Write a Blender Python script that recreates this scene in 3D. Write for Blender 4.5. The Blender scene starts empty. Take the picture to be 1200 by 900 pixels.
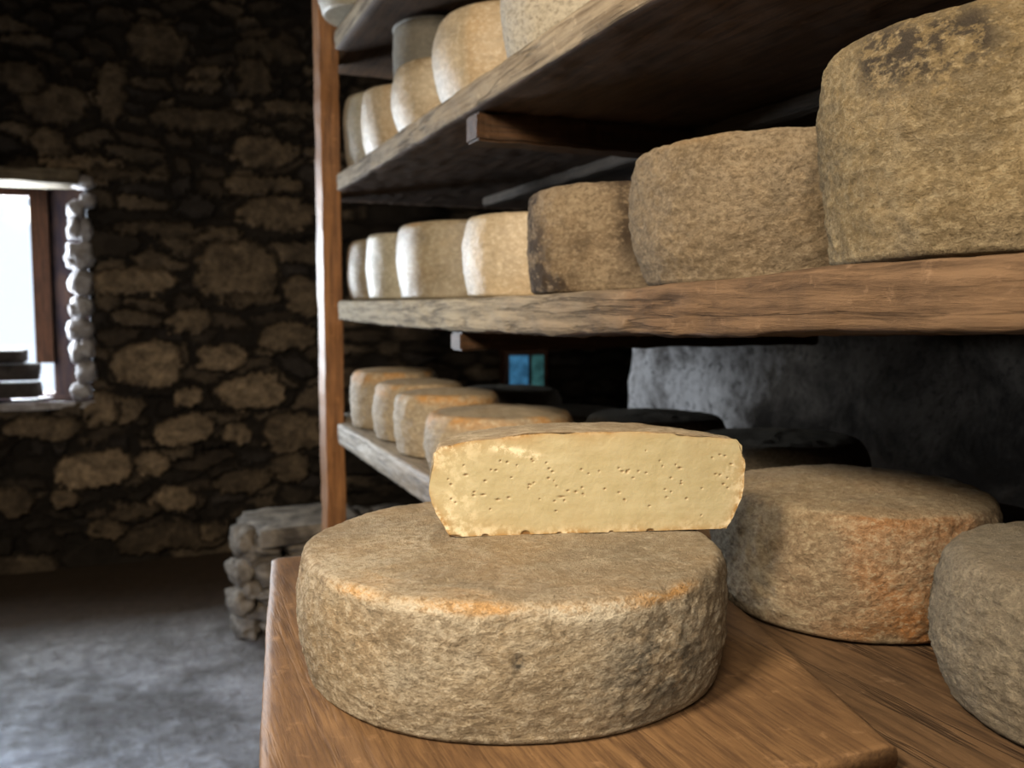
import bpy, bmesh, math, random
import numpy as np
from math import sin, cos, pi, atan, radians
from mathutils import Vector, Matrix, noise

col = bpy.context.scene.collection
sc = bpy.context.scene
F = 1050.0; YAW = atan(434 / F); PIT = atan(88 / F); H = 1.2
fw = Vector((sin(YAW) * cos(PIT), cos(YAW) * cos(PIT), -sin(PIT)))
rt = Vector((cos(YAW), -sin(YAW), 0)); up = rt.cross(fw)

def on_y(u, v, y):
    r = fw + rt * ((u - 600) / F) + up * ((450 - v) / F)
    return Vector((0, 0, H)) + r * (y / r.y)

def sm(a, b, x):
    t = min(1, max(0, (x - a) / (b - a))); return t * t * (3 - 2 * t)

def fbm(p, o=4, k=.5):
    s = 0; a = 1; q = Vector(p)
    for _ in range(o):
        s += a * noise.noise(q); q = q * 2.03; a *= k
    return s

# ---------------------------------------------------------------- objects
def link(o): col.objects.link(o); return o

def tag(o, label=None, cat=None, group=None, kind=None):
    if label: o['label'] = label
    if cat: o['category'] = cat
    if group: o['group'] = group
    if kind: o['kind'] = kind
    return o

def empty(name, loc=(0, 0, 0), rz=0):
    o = link(bpy.data.objects.new(name, None)); o.location = loc; o.rotation_euler.z = rz
    o.empty_display_size = .05
    return o

def meshobj(name, verts, faces, mat, parent=None, smooth=True, cols=None, loc=None, rot=None):
    me = bpy.data.meshes.new(name); me.from_pydata([tuple(v) for v in verts], [], faces); me.update()
    if smooth: me.polygons.foreach_set('use_smooth', [True] * len(me.polygons))
    if cols:
        for nm, arr in cols.items():
            a = me.attributes.new(nm, 'FLOAT_COLOR', 'POINT')
            a.data.foreach_set('color', np.asarray(arr, dtype=np.float32).ravel())
    me.materials.append(mat)
    o = link(bpy.data.objects.new(name, me))
    if parent: o.parent = parent
    if loc: o.location = loc
    if rot: o.rotation_euler = rot
    return o

# ---------------------------------------------------------------- materials
class NT:
    def __init__(s, name):
        s.m = bpy.data.materials.new(name); s.m.use_nodes = True
        s.t = s.m.node_tree; s.n = s.t.nodes; s.l = s.t.links
        s.b = s.n['Principled BSDF']; s.out = s.n['Material Output']
    def add(s, typ, **kw):
        nd = s.n.new(typ)
        for k, v in kw.items():
            if k.startswith('i_'):
                key = k[2:].replace('_', ' '); nd.inputs[key].default_value = v
            else: setattr(nd, k, v)
        return nd
    def lk(s, a, b): s.l.new(a, b)
    def coord(s, scale=(1, 1, 1), loc=(0, 0, 0), kind='Object'):
        c = s.add('ShaderNodeTexCoord'); mp = s.add('ShaderNodeMapping')
        mp.inputs['Scale'].default_value = scale; mp.inputs['Location'].default_value = loc
        s.lk(c.outputs[kind], mp.inputs['Vector']); return mp.outputs[0]
    def noise(s, vec, scale, detail=6, rough=.55, dist=0):
        n = s.add('ShaderNodeTexNoise'); n.inputs['Scale'].default_value = scale
        n.inputs['Detail'].default_value = detail; n.inputs['Roughness'].default_value = rough
        n.inputs['Distortion'].default_value = dist
        s.lk(vec, n.inputs['Vector']); return n.outputs['Fac']
    def ramp(s, fac, stops):
        r = s.add('ShaderNodeValToRGB'); e = r.color_ramp.elements
        while len(e) < len(stops): e.new(.5)
        for el, (p, c) in zip(e, stops):
            el.position = p; el.color = (c, c, c, 1) if not isinstance(c, tuple) else (*c, 1)
        s.lk(fac, r.inputs[0]); return r.outputs[0]
    def mix(s, fac, a, b, mode='MIX'):
        m = s.add('ShaderNodeMix', data_type='RGBA', blend_type=mode)
        for sock, v in ((m.inputs[0], fac), (m.inputs[6], a), (m.inputs[7], b)):
            if hasattr(v, 'is_output'): s.lk(v, sock)
            elif isinstance(v, tuple): sock.default_value = (*v, 1)
            else: sock.default_value = v
        return m.outputs[2]
    def math(s, op, a, b=0.0, clamp=False):
        m = s.add('ShaderNodeMath', operation=op, use_clamp=clamp)
        for i, v in enumerate((a, b)):
            if hasattr(v, 'is_output'): s.lk(v, m.inputs[i])
            else: m.inputs[i].default_value = v
        return m.outputs[0]
    def attr(s, name):
        a = s.add('ShaderNodeAttribute'); a.attribute_name = name
        sp = s.add('ShaderNodeSeparateColor'); s.lk(a.outputs['Color'], sp.inputs[0])
        return a.outputs['Color'], sp.outputs
    def bump(s, h, strength, dist, prev=None):
        b = s.add('ShaderNodeBump'); b.inputs['Strength'].default_value = strength
        b.inputs['Distance'].default_value = dist; s.lk(h, b.inputs['Height'])
        if prev: s.lk(prev, b.inputs['Normal'])
        return b.outputs[0]
    def fin(s, color, rough=.8, normal=None, spec=.3):
        if hasattr(color, 'is_output'): s.lk(color, s.b.inputs['Base Color'])
        else: s.b.inputs['Base Color'].default_value = (*color, 1)
        if hasattr(rough, 'is_output'): s.lk(rough, s.b.inputs['Roughness'])
        else: s.b.inputs['Roughness'].default_value = rough
        s.b.inputs['Specular IOR Level'].default_value = spec
        if normal: s.lk(normal, s.b.inputs['Normal'])
        return s.m

def rind(name, base, pale, dark, orange, off=0, rough=.8, bumpk=1.0, spec=.25, fine=1.0, flake=.5):
    """mouldy cheese rind: attribute 'mask' R = orange, G = dark mould, B = pale flakes"""
    t = NT(name); v = t.coord((1, 1, 1.5), loc=(off, off * .7, off * .3))
    _, m = t.attr('mask')
    n1 = t.noise(v, 11, 9, .72); n2 = t.noise(v, 130 * fine, 6, .75); n3 = t.noise(v, 5, 4, .6)
    n4 = t.noise(v, 420 * fine, 3, .7); n5 = t.noise(v, 34 * fine, 9, .78)
    c = t.mix(t.ramp(n1, [(.38, 0), (.60, 1)]), base, tuple(x * .68 for x in base))
    c = t.mix(t.ramp(n3, [(.48, 0), (.68, .6)]), c, tuple(b * .62 + p * .25 for b, p in zip(base, orange)))
    c = t.mix(t.math('MULTIPLY', t.ramp(n5, [(.50, 0), (.60, 1)]), flake * .6), c, pale)
    # orange areas
    of = t.math('MULTIPLY', m[0], t.ramp(n5, [(.34, .35), (.52, 1)]))
    c = t.mix(of, c, orange)
    # flaky crests; pit shade painted into the colour, calmer on the flat top
    geo = t.add('ShaderNodeNewGeometry'); sn = t.add('ShaderNodeSeparateXYZ'); t.lk(geo.outputs['True Normal'], sn.inputs[0])
    topf = t.ramp(sn.outputs['Z'], [(.72, 1), (.92, .45)])
    big = t.noise(v, 3.2, 3, .5)
    c = t.mix(t.ramp(big, [(.40, .45), (.56, 0)]), c, tuple(x * .6 + .10 for x in base))
    c = t.mix(t.math('MULTIPLY', t.math('MULTIPLY', t.ramp(n2, [(.52, 0), (.60, 1)]), flake), topf), c, pale)
    c = t.mix(t.math('MULTIPLY', t.math('MULTIPLY', t.ramp(n2, [(.38, 1), (.48, 0)]), topf), .55 * min(1, bumpk + .1)), c, tuple(x * .42 for x in base))
    df = t.math('MULTIPLY', m[1], t.ramp(n5, [(.44, .0), (.52, 1)]), True)
    c = t.mix(df, c, dark)
    sp = t.ramp(n4, [(.32, .8), (.42, 0)])
    c = t.mix(t.math('MULTIPLY', sp, .5), c, tuple(x * .8 for x in dark))
    c = t.mix(t.math('MULTIPLY', m[2], t.ramp(n2, [(.40, .15), (.54, .95)])), c, pale)
    nb = t.bump(n5, .8 * bumpk, .012)
    nb = t.bump(n2, 1.0 * bumpk, .007, nb)
    nb = t.bump(n4, .9 * bumpk, .0025, nb)
    return t.fin(c, rough, nb, spec)

def wood(name, c1, c2, c3, axis='y', rough=.65, bumpk=1.0, off=0, grain=1.0, spec=.3, yfade=None, cracks=0):
    t = NT(name)
    k = {'y': (1, .07, 1), 'x': (.07, 1, 1), 'z': (1, 1, .07)}[axis]
    v = t.coord(k, (off, off, off)); v2 = t.coord((1, 1, 1), (off, off, 0))
    g = t.noise(v, 95 * grain, 8, .7, .25); g2 = t.noise(v, 14 * grain, 5, .6, .5)
    blot = t.noise(v2, 6, 6, .6, .3); dirt = t.noise(v2, 40, 7, .7)
    c = t.mix(t.ramp(g2, [(.32, 0), (.68, 1)]), c1, c2)
    c = t.mix(t.ramp(g, [(.36, .9), (.56, 0)]), c, c3)
    c = t.mix(t.ramp(blot, [(.46, 0), (.7, .6)]), c, c3)
    c = t.mix(t.ramp(dirt, [(.58, 0), (.74, .5)]), c, tuple(min(1, x * 1.7 + .03) for x in c1))
    if yfade:
        sep = t.add('ShaderNodeSeparateXYZ'); t.lk(t.coord(), sep.inputs[0])
        mr = t.add('ShaderNodeMapRange'); mr.inputs['From Min'].default_value = yfade[0]; mr.inputs['From Max'].default_value = yfade[1]
        wob = t.math('ADD', sep.outputs['Y'], t.math('MULTIPLY', t.math('SUBTRACT', blot, .5), yfade[3]))
        t.lk(wob, mr.inputs['Value'])
        pale = t.mix(t.ramp(g, [(.35, 1), (.55, 0)]), yfade[2], tuple(x * .45 for x in yfade[2]))
        c = t.mix(mr.outputs[0], c, pale)  # paler far end: greyed wood, partly light painted into the colour
    ck = None
    if cracks:
        vc = t.coord((1, .05, 1) if axis == 'y' else k, (off, 1, off)); cn = t.noise(vc, 22, 5, .6, .25)
        gate = t.ramp(t.noise(v2, 5, 4, .6), [(.38, 0), (.48, 1)])
        ck = t.math('MULTIPLY', t.ramp(cn, [(.470, 0), (.492, 1), (.50, 1), (.522, 0)]), gate)
        c = t.mix(t.math('MULTIPLY', ck, .8 * cracks), c, tuple(x * .35 for x in c3))
    nb = t.bump(g, .8 * bumpk, .004)
    if ck: nb = t.bump(t.math('SUBTRACT', 1.0, ck), .8 * cracks, .004, nb)
    nb = t.bump(dirt, .5 * bumpk, .002, nb)
    return t.fin(c, rough, nb, spec)

TAN = (.40, .30, .165); GREY = (.36, .32, .25); CREAM = (.66, .55, .36); WHT = (.74, .66, .50)
ORG = (.62, .27, .06); DRK = (.075, .06, .045)
M = {}
M['r_front'] = rind('rind_front', (.43, .345, .235), (.74, .67, .54), (.09, .08, .065), (.82, .42, .10), 1.3, .85, 1.0)
M['r_half'] = rind('rind_half', (.46, .36, .23), (.70, .61, .45), (.16, .09, .04), (.60, .30, .09), 4.1, .85, .9)
M['r_gold'] = rind('rind_gold', (.37, .28, .15), (.55, .46, .30), DRK, (.45, .28, .10), 7.7, .85, 1.0)
M['r_tan'] = rind('rind_tan', (.37, .28, .175), (.54, .44, .31), DRK, (.42, .26, .11), 9.9, .85, 1.0)
M['r_brown'] = rind('rind_brown', (.33, .245, .155), (.52, .42, .29), (.07, .048, .032), (.40, .24, .11), 2.2, .85, .9)
M['r_orange'] = rind('rind_orange', (.38, .28, .17), (.62, .53, .37), DRK, (.42, .17, .04), 5.5, .8, 1.0)
M['r_grey'] = rind('rind_grey', (.30, .25, .175), (.45, .39, .29), DRK, (.42, .25, .09), 6.1, .85, 1.0)
M['r_cream'] = rind('rind_cream', (.55, .45, .31), (.70, .62, .48), (.22, .16, .09), (.52, .34, .16), 3.4, .36, .35, .6, .6)
M['r_pale'] = rind('rind_pale', (.47, .43, .33), (.60, .58, .48), (.16, .13, .09), (.50, .32, .14), 8.4, .32, .3, .6, .6)
M['r_olive'] = rind('rind_olive', (.34, .28, .19), (.46, .42, .32), (.13, .10, .07), (.46, .28, .12), 8.8, .32, .3, .6, .6)
M['r_low'] = rind('rind_low', (.47, .38, .26), (.60, .52, .38), (.16, .11, .07), (.55, .29, .09), 1.9, .6, .45, .3, .6)
M['r_ash'] = rind('rind_ash', (.44, .385, .30), (.60, .55, .45), (.14, .11, .08), (.5, .32, .14), 12.1, .75, .6, .3, .8)
M['r_greygreen'] = rind('rind_greygreen', (.17, .155, .12), (.26, .24, .19), (.08, .07, .05), (.3, .2, .1), 13.1, .6, .3, .3, .6)  # dark grey-green rind of the stacked cheese
M['r_blue'] = rind('rind_blue', (.22, .30, .34), (.30, .42, .50), (.1, .12, .13), (.25, .25, .2), 1.1, .5, .3, .4, .6)
M['w_table'] = wood('wood_tabletop', (.215, .128, .062), (.155, .088, .042), (.085, .048, .026), 'y', .6, .3, 0, 2.2, .3, cracks=.18)
M['w_low'] = wood('wood_lower_shelf', (.16, .098, .052), (.11, .065, .034), (.05, .03, .017), 'y', .6, .5, 3, 1.2, .3, (1.3, 2.2, (.40, .35, .28), .3), .6)
M['w_mid'] = wood('wood_middle_shelf', (.18, .115, .068), (.125, .076, .042), (.055, .034, .02), 'y', .85, 1.3, 6, .9, .15, (.9, 1.6, (.46, .40, .30), .5), .6)
M['w_up'] = wood('wood_upper_shelf', (.40, .335, .24), (.31, .25, .17), (.15, .11, .07), 'y', .8, 1.1, 9, .8, .2, cracks=.7)
M['w_rail'] = wood('wood_rail', (.16, .12, .085), (.11, .08, .055), (.05, .04, .03), 'y', .8, 1, 4)
M['w_under'] = wood('wood_dark', (.10, .05, .023), (.065, .032, .014), (.03, .017, .009), 'x', .6, .5, 2)
M['w_under_shade'] = wood('wood_underside_shaded', (.12, .066, .033), (.08, .043, .021), (.03, .016, .009), 'y', .7, .4, 2)  # for board undersides: their shade is painted in as darker wood
M['w_post'] = wood('wood_post', (.44, .21, .075), (.30, .13, .045), (.13, .055, .02), 'z', .45, .3, 5, .8, .5)
M['w_lintel'] = wood('wood_lintel', (.30, .25, .17), (.22, .18, .12), (.08, .06, .04), 'x', .8, 1, 7, .7)
M['w_frame'] = wood('wood_frame', (.20, .09, .05), (.14, .06, .03), (.06, .03, .02), 'z', .5, .4, 8)

def stone_mat(name, base, dark, rough=.85, sc_=9, attr=False, pale=None, spec=.25, bumpk=1):
    t = NT(name); v = t.coord(); n = t.noise(v, sc_, 8, .65, .5); n2 = t.noise(v, sc_ * 6, 6, .7)
    if attr:
        a, _ = t.attr('tint'); c = t.mix(t.ramp(n, [(.3, .75), (.62, 0)]), a, tuple(x for x in dark))
        c = t.mix(t.ramp(n2, [(.3, .6), (.5, 0)]), c, dark)
    else:
        c = t.mix(t.ramp(n, [(.35, 0), (.65, 1)]), dark, base)
        c = t.mix(t.ramp(n2, [(.3, .6), (.5, 0)]), c, dark)
        if pale: c = t.mix(t.ramp(n, [(.55, 0), (.72, .8)]), c, pale)
    nb = t.bump(n, .6 * bumpk, .02); nb = t.bump(n2, .5 * bumpk, .005, nb)
    return t.fin(c, rough, nb, spec)

M['wall'] = stone_mat('rubble_wall', None, (.022, .017, .013), attr=True)
M['plaster'] = stone_mat('rough_right_wall', (.34, .31, .28), (.06, .05, .045), sc_=5, pale=(.55, .52, .48))
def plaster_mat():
    t = NT('rough_wall_lit_plaster'); v = t.coord(); n = t.noise(v, 6, 8, .68, .3); n2 = t.noise(v, 40, 7, .7)
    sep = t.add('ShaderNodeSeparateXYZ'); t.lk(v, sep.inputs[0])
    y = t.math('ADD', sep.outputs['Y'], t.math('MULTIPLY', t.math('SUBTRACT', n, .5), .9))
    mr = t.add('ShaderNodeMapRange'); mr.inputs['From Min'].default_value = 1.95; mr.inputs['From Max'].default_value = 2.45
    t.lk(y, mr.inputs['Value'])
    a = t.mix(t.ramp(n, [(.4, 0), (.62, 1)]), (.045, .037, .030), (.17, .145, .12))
    b = t.mix(t.ramp(n, [(.36, 0), (.52, 1)]), (.30, .28, .27), (.80, .78, .78))  # far end: white plaster, with the window-lit patch painted into its paleness
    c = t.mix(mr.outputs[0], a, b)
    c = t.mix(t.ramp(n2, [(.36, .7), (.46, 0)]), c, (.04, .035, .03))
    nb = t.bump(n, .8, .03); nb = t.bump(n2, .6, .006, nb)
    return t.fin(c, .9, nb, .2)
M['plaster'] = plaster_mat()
M['darkstone'] = stone_mat('dark_side_wall', (.10, .08, .06), (.03, .025, .02), sc_=4)
M['rock'] = stone_mat('pier_stone', (.36, .31, .245), (.09, .075, .06), sc_=10)
M['jamb'] = stone_mat('jamb_stone', (.72, .72, .75), (.34, .31, .30), sc_=14)
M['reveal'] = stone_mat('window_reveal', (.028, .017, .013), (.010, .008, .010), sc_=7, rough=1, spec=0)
M['block'] = stone_mat('sill_block', (.10, .085, .075), (.04, .035, .03), sc_=12)
M['ceil'] = wood('ceiling_boards', (.10, .06, .035), (.06, .035, .02), (.03, .02, .012), 'x', .8, .6, 1)

def floor_mat():
    t = NT('worn_stone_floor'); v = t.coord(); n = t.noise(v, 2.0, 9, .68); n2 = t.noise(v, 18, 8, .75); n3 = t.noise(v, 60, 5, .7)
    c = t.mix(t.ramp(n, [(.42, 0), (.58, 1)]), (.10, .085, .07), (.40, .38, .36))
    c = t.mix(t.ramp(n2, [(.42, .55), (.6, 0)]), c, (.12, .10, .085))
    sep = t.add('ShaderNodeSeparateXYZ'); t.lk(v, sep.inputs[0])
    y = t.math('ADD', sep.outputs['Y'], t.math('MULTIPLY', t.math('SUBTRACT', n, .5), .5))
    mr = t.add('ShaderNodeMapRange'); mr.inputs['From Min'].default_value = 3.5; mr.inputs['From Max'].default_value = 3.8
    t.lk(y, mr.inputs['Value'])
    c = t.mix(mr.outputs[0], c, t.mix(n2, (.03, .018, .009), (.10, .058, .026)))  # brown earth band by the wall, with its unlit darkness painted in
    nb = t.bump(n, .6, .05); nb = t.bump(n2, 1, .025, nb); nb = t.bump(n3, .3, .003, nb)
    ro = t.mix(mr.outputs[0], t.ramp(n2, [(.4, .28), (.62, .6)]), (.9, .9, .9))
    return t.fin(c, ro, nb, .55)
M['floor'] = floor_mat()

def paste_mat():
    t = NT('cheese_paste'); v = t.coord(); _, m = t.attr('mask')
    n = t.noise(v, 22, 6, .6, .5); n2 = t.noise(t.coord((1, 1, 3.5)), 30, 5, .6)
    c = t.mix(t.ramp(n, [(.35, 0), (.65, 1)]), (.37, .325, .20), (.42, .375, .245))
    c = t.mix(t.ramp(n2, [(.35, .5), (.6, 0)]), c, (.335, .285, .16))
    c = t.mix(m[0], c, (.33, .205, .08))       # towards the rind
    fl = t.noise(v, 95, 5, .7)
    c = t.mix(t.math('MULTIPLY', m[2], t.ramp(fl, [(.46, 0), (.58, .95)])), c, (.66, .59, .43))
    c = t.mix(m[1], c, (.17, .09, .03))       # small holes
    nb = t.bump(n, .25, .004); nb = t.bump(t.noise(v, 160, 5, .7), .4, .0015, nb)
    mm = t.fin(c, .5, nb, .4)
    t.b.inputs['Subsurface Weight'].default_value = .12
    t.b.inputs['Subsurface Radius'].default_value = (.01, .006, .003)
    return mm
M['paste'] = paste_mat()

def glass_mat():
    t = NT('window_glass'); tr = t.add('ShaderNodeBsdfTransparent'); gl = t.add('ShaderNodeBsdfGlossy')
    gl.inputs['Roughness'].default_value = .05; mx = t.add('ShaderNodeMixShader'); mx.inputs[0].default_value = .06
    t.lk(tr.outputs[0], mx.inputs[1]); t.lk(gl.outputs[0], mx.inputs[2]); t.lk(mx.outputs[0], t.out.inputs[0]); return t.m
M['glass'] = glass_mat()
def daylight(name, c, s):
    t = NT(name); n = t.noise(t.coord(), 26, 4, .6)
    cc = t.mix(t.ramp(n, [(.35, 0), (.7, 1)]), tuple(x * .35 for x in c), c)
    t.lk(cc, t.b.inputs['Emission Color']); t.b.inputs['Emission Strength'].default_value = s
    return t.fin(tuple(x * .3 for x in c), .2)
M['sky_blue'] = daylight('blue_pane', (.12, .42, .75), .45)
M['sky_green'] = daylight('green_pane', (.12, .36, .36), .35)

# ---------------------------------------------------------------- cheeses
def profile(R, h, bulge=.06, top=.95, rr=.018, dome=.006, n=26, ntop=16, lip=0):
    """list of (r, z, zone): from the bottom centre up the side and across the top"""
    rb = R * (1 - bulge * 1.5); rt_ = R * top
    pts = [(0, 0), (rb * .5, 0), (rb - .010, 0), (rb - .003, .002), (rb + .0005, .006)]
    for i in range(1, n):
        s = i / n; z = .006 + (h - .006 - rr) * s
        base = rb + (rt_ - rb) * s
        r = base + (R - (rb + rt_) / 2) * (1 - (2 * s - 1) ** 2) * 1.02
        pts.append((r, z))
    r0, z0 = pts[-1]
    for i in range(1, 7):
        a = i / 6 * pi / 2
        pts.append((r0 - rr * (1 - cos(a)) - .2 * rr * sin(a), z0 + (h - z0) * sin(a)))
    r1 = pts[-1][0]
    if lip:
        pts[-2] = (pts[-2][0] + lip, pts[-2][1]); pts[-3] = (pts[-3][0] + lip * .8, pts[-3][1])
    for i in range(1, ntop + 1):
        s = i / ntop
        pts.append((r1 * (1 - s), h + dome * (1 - (1 - s) ** 2)))
    return pts

def wheel(mat, R, h, loc, label, group=None, seed=0, seg=72, bulge=.06, top=.95, rr=.018, dome=.004, amp=1.0,
          n=22, ntop=12, orange=None, dark=None, pale=None, rimc=0, rz=0, sq=(1, 1), lip=0, tilt=(0, 0), mound=1.0):
    prof = profile(R, h, bulge, top, rr, dome, n, ntop, lip)
    vs = []; mk = []; S = seed * 7.31
    for (r, z) in prof[1:-1]:
        for k in range(seg):
            a = 2 * pi * k / seg
            x, y = cos(a), sin(a)
            p = Vector((x * r, y * r, z))
            q = p + Vector((S, S * .37, S * .11))
            lo = fbm(q * 6, 2) * .006 * mound
            hi = (fbm(Vector((q.x, q.y, q.z * 1.5)) * 42, 5, .68)) * .0024 * amp
            fade = sm(0, .012, z)
            side = sm(h - .001, h - rr, z)      # 1 on the side, 0 on the top
            rr_ = r + (lo * min(1, r / (R * .3)) + hi * side) * (.4 + .6 * fade)
            zz = z + (hi * .6 * (1 - side) + fbm(q * 5, 2) * .003 * mound) * fade * (1 if z > h * .5 else .0)
            vs.append((x * rr_ * sq[0], y * rr_ * sq[1], max(0, zz)))
            rim = math.exp(-((z - (h - rr * .55)) / (rr * .8)) ** 2) * (1 if r > R * .82 else 0)
            o = 0; d = 0; w = 0
            nn = fbm(q * 9, 3)
            if orange: o = orange(a, z / h, r / R, nn)
            if dark: d = dark(a, z / h, r / R, nn)
            if pale: w = pale(a, z / h, r / R, nn)
            o = max(o, rimc * rim * sm(-.1, .35, fbm(q * 14, 3)))
            mk.append((min(1, max(0, o)), min(1, max(0, d)), min(1, max(0, w)), 1))
    nr = len(prof) - 2
    fs = []
    for i in range(nr - 1):
        for k in range(seg):
            k2 = (k + 1) % seg
            fs.append((i * seg + k, i * seg + k2, (i + 1) * seg + k2, (i + 1) * seg + k))
    vs.append((0, 0, 0)); mk.append((0, 0, 0, 1)); vs.append((0, 0, prof[-1][1])); mk.append(mk[(nr - 1) * seg])
    b, t = len(vs) - 2, len(vs) - 1
    for k in range(seg):
        k2 = (k + 1) % seg
        fs.append((b, k2, k)); fs.append((t, (nr - 1) * seg + k, (nr - 1) * seg + k2))
    o = meshobj('round_cheese', vs, fs, mat, cols={'mask': mk}, loc=loc)
    o.rotation_euler = (tilt[0], tilt[1], rz)
    tag(o, label, 'cheese', group)
    return o

def ga(a, c, w):        # angular window
    d = (a - c + pi) % (2 * pi) - pi
    return math.exp(-(d / w) ** 2)
def g1(x, c, w): return math.exp(-((x - c) / w) ** 2)

# --- front wheel (angles: camera side is about -112 deg; left in picture is larger towards 180)
def f_or(a, z, r, n):
    rim = g1(z, .955, .035) * (1 if r > .80 else 0)
    return 1.5 * rim * (ga(a, radians(-123), .20) * 1.0 + ga(a, radians(-78), .25) * 1.2 + ga(a, radians(-150), .18) * .9 + ga(a, radians(-100), .1) * .4) * sm(-.15, .2, n + .1)
def f_dk(a, z, r, n):
    if z > .97: return .25 * sm(.1, .5, n)
    d = ga(a, radians(-78), .20) * g1(z, .42, .26) * 1.3 * sm(-.15, .45, n) + ga(a, radians(-50), .25) * g1(z, .5, .3) * .5 * sm(-.1, .5, n)
    d += ga(a, radians(-111), .018) * g1(z, .62, .045) * 2.2
    return d + .3 * sm(.15, .6, n)
def f_pl(a, z, r, n):
    rim = g1(z, .93, .06) * (1 if r > .78 else 0)
    w = rim * (ga(a, radians(-140), .35) + ga(a, radians(-102), .16) * 1.1 + ga(a, radians(-90), .1)) * sm(-.4, .3, n + .15)
    w += (1 - sm(.94, .99, z)) * .35 * sm(-.1, .5, n)
    w += (.55 * ga(a, radians(175), .8) * sm(-.3, .4, n) if z > .97 and r > .4 else 0)
    return w
wheel(M['r_front'], .195, .1085, (.3125, .758, .8775),
      'large round tan cheese wheel lying flat on the wooden tabletop under the cut half', seed=1, seg=560,
      bulge=.024, top=.972, rr=.007, dome=.001, amp=.62, n=60, ntop=60, orange=f_or, dark=f_dk, pale=f_pl)

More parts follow.
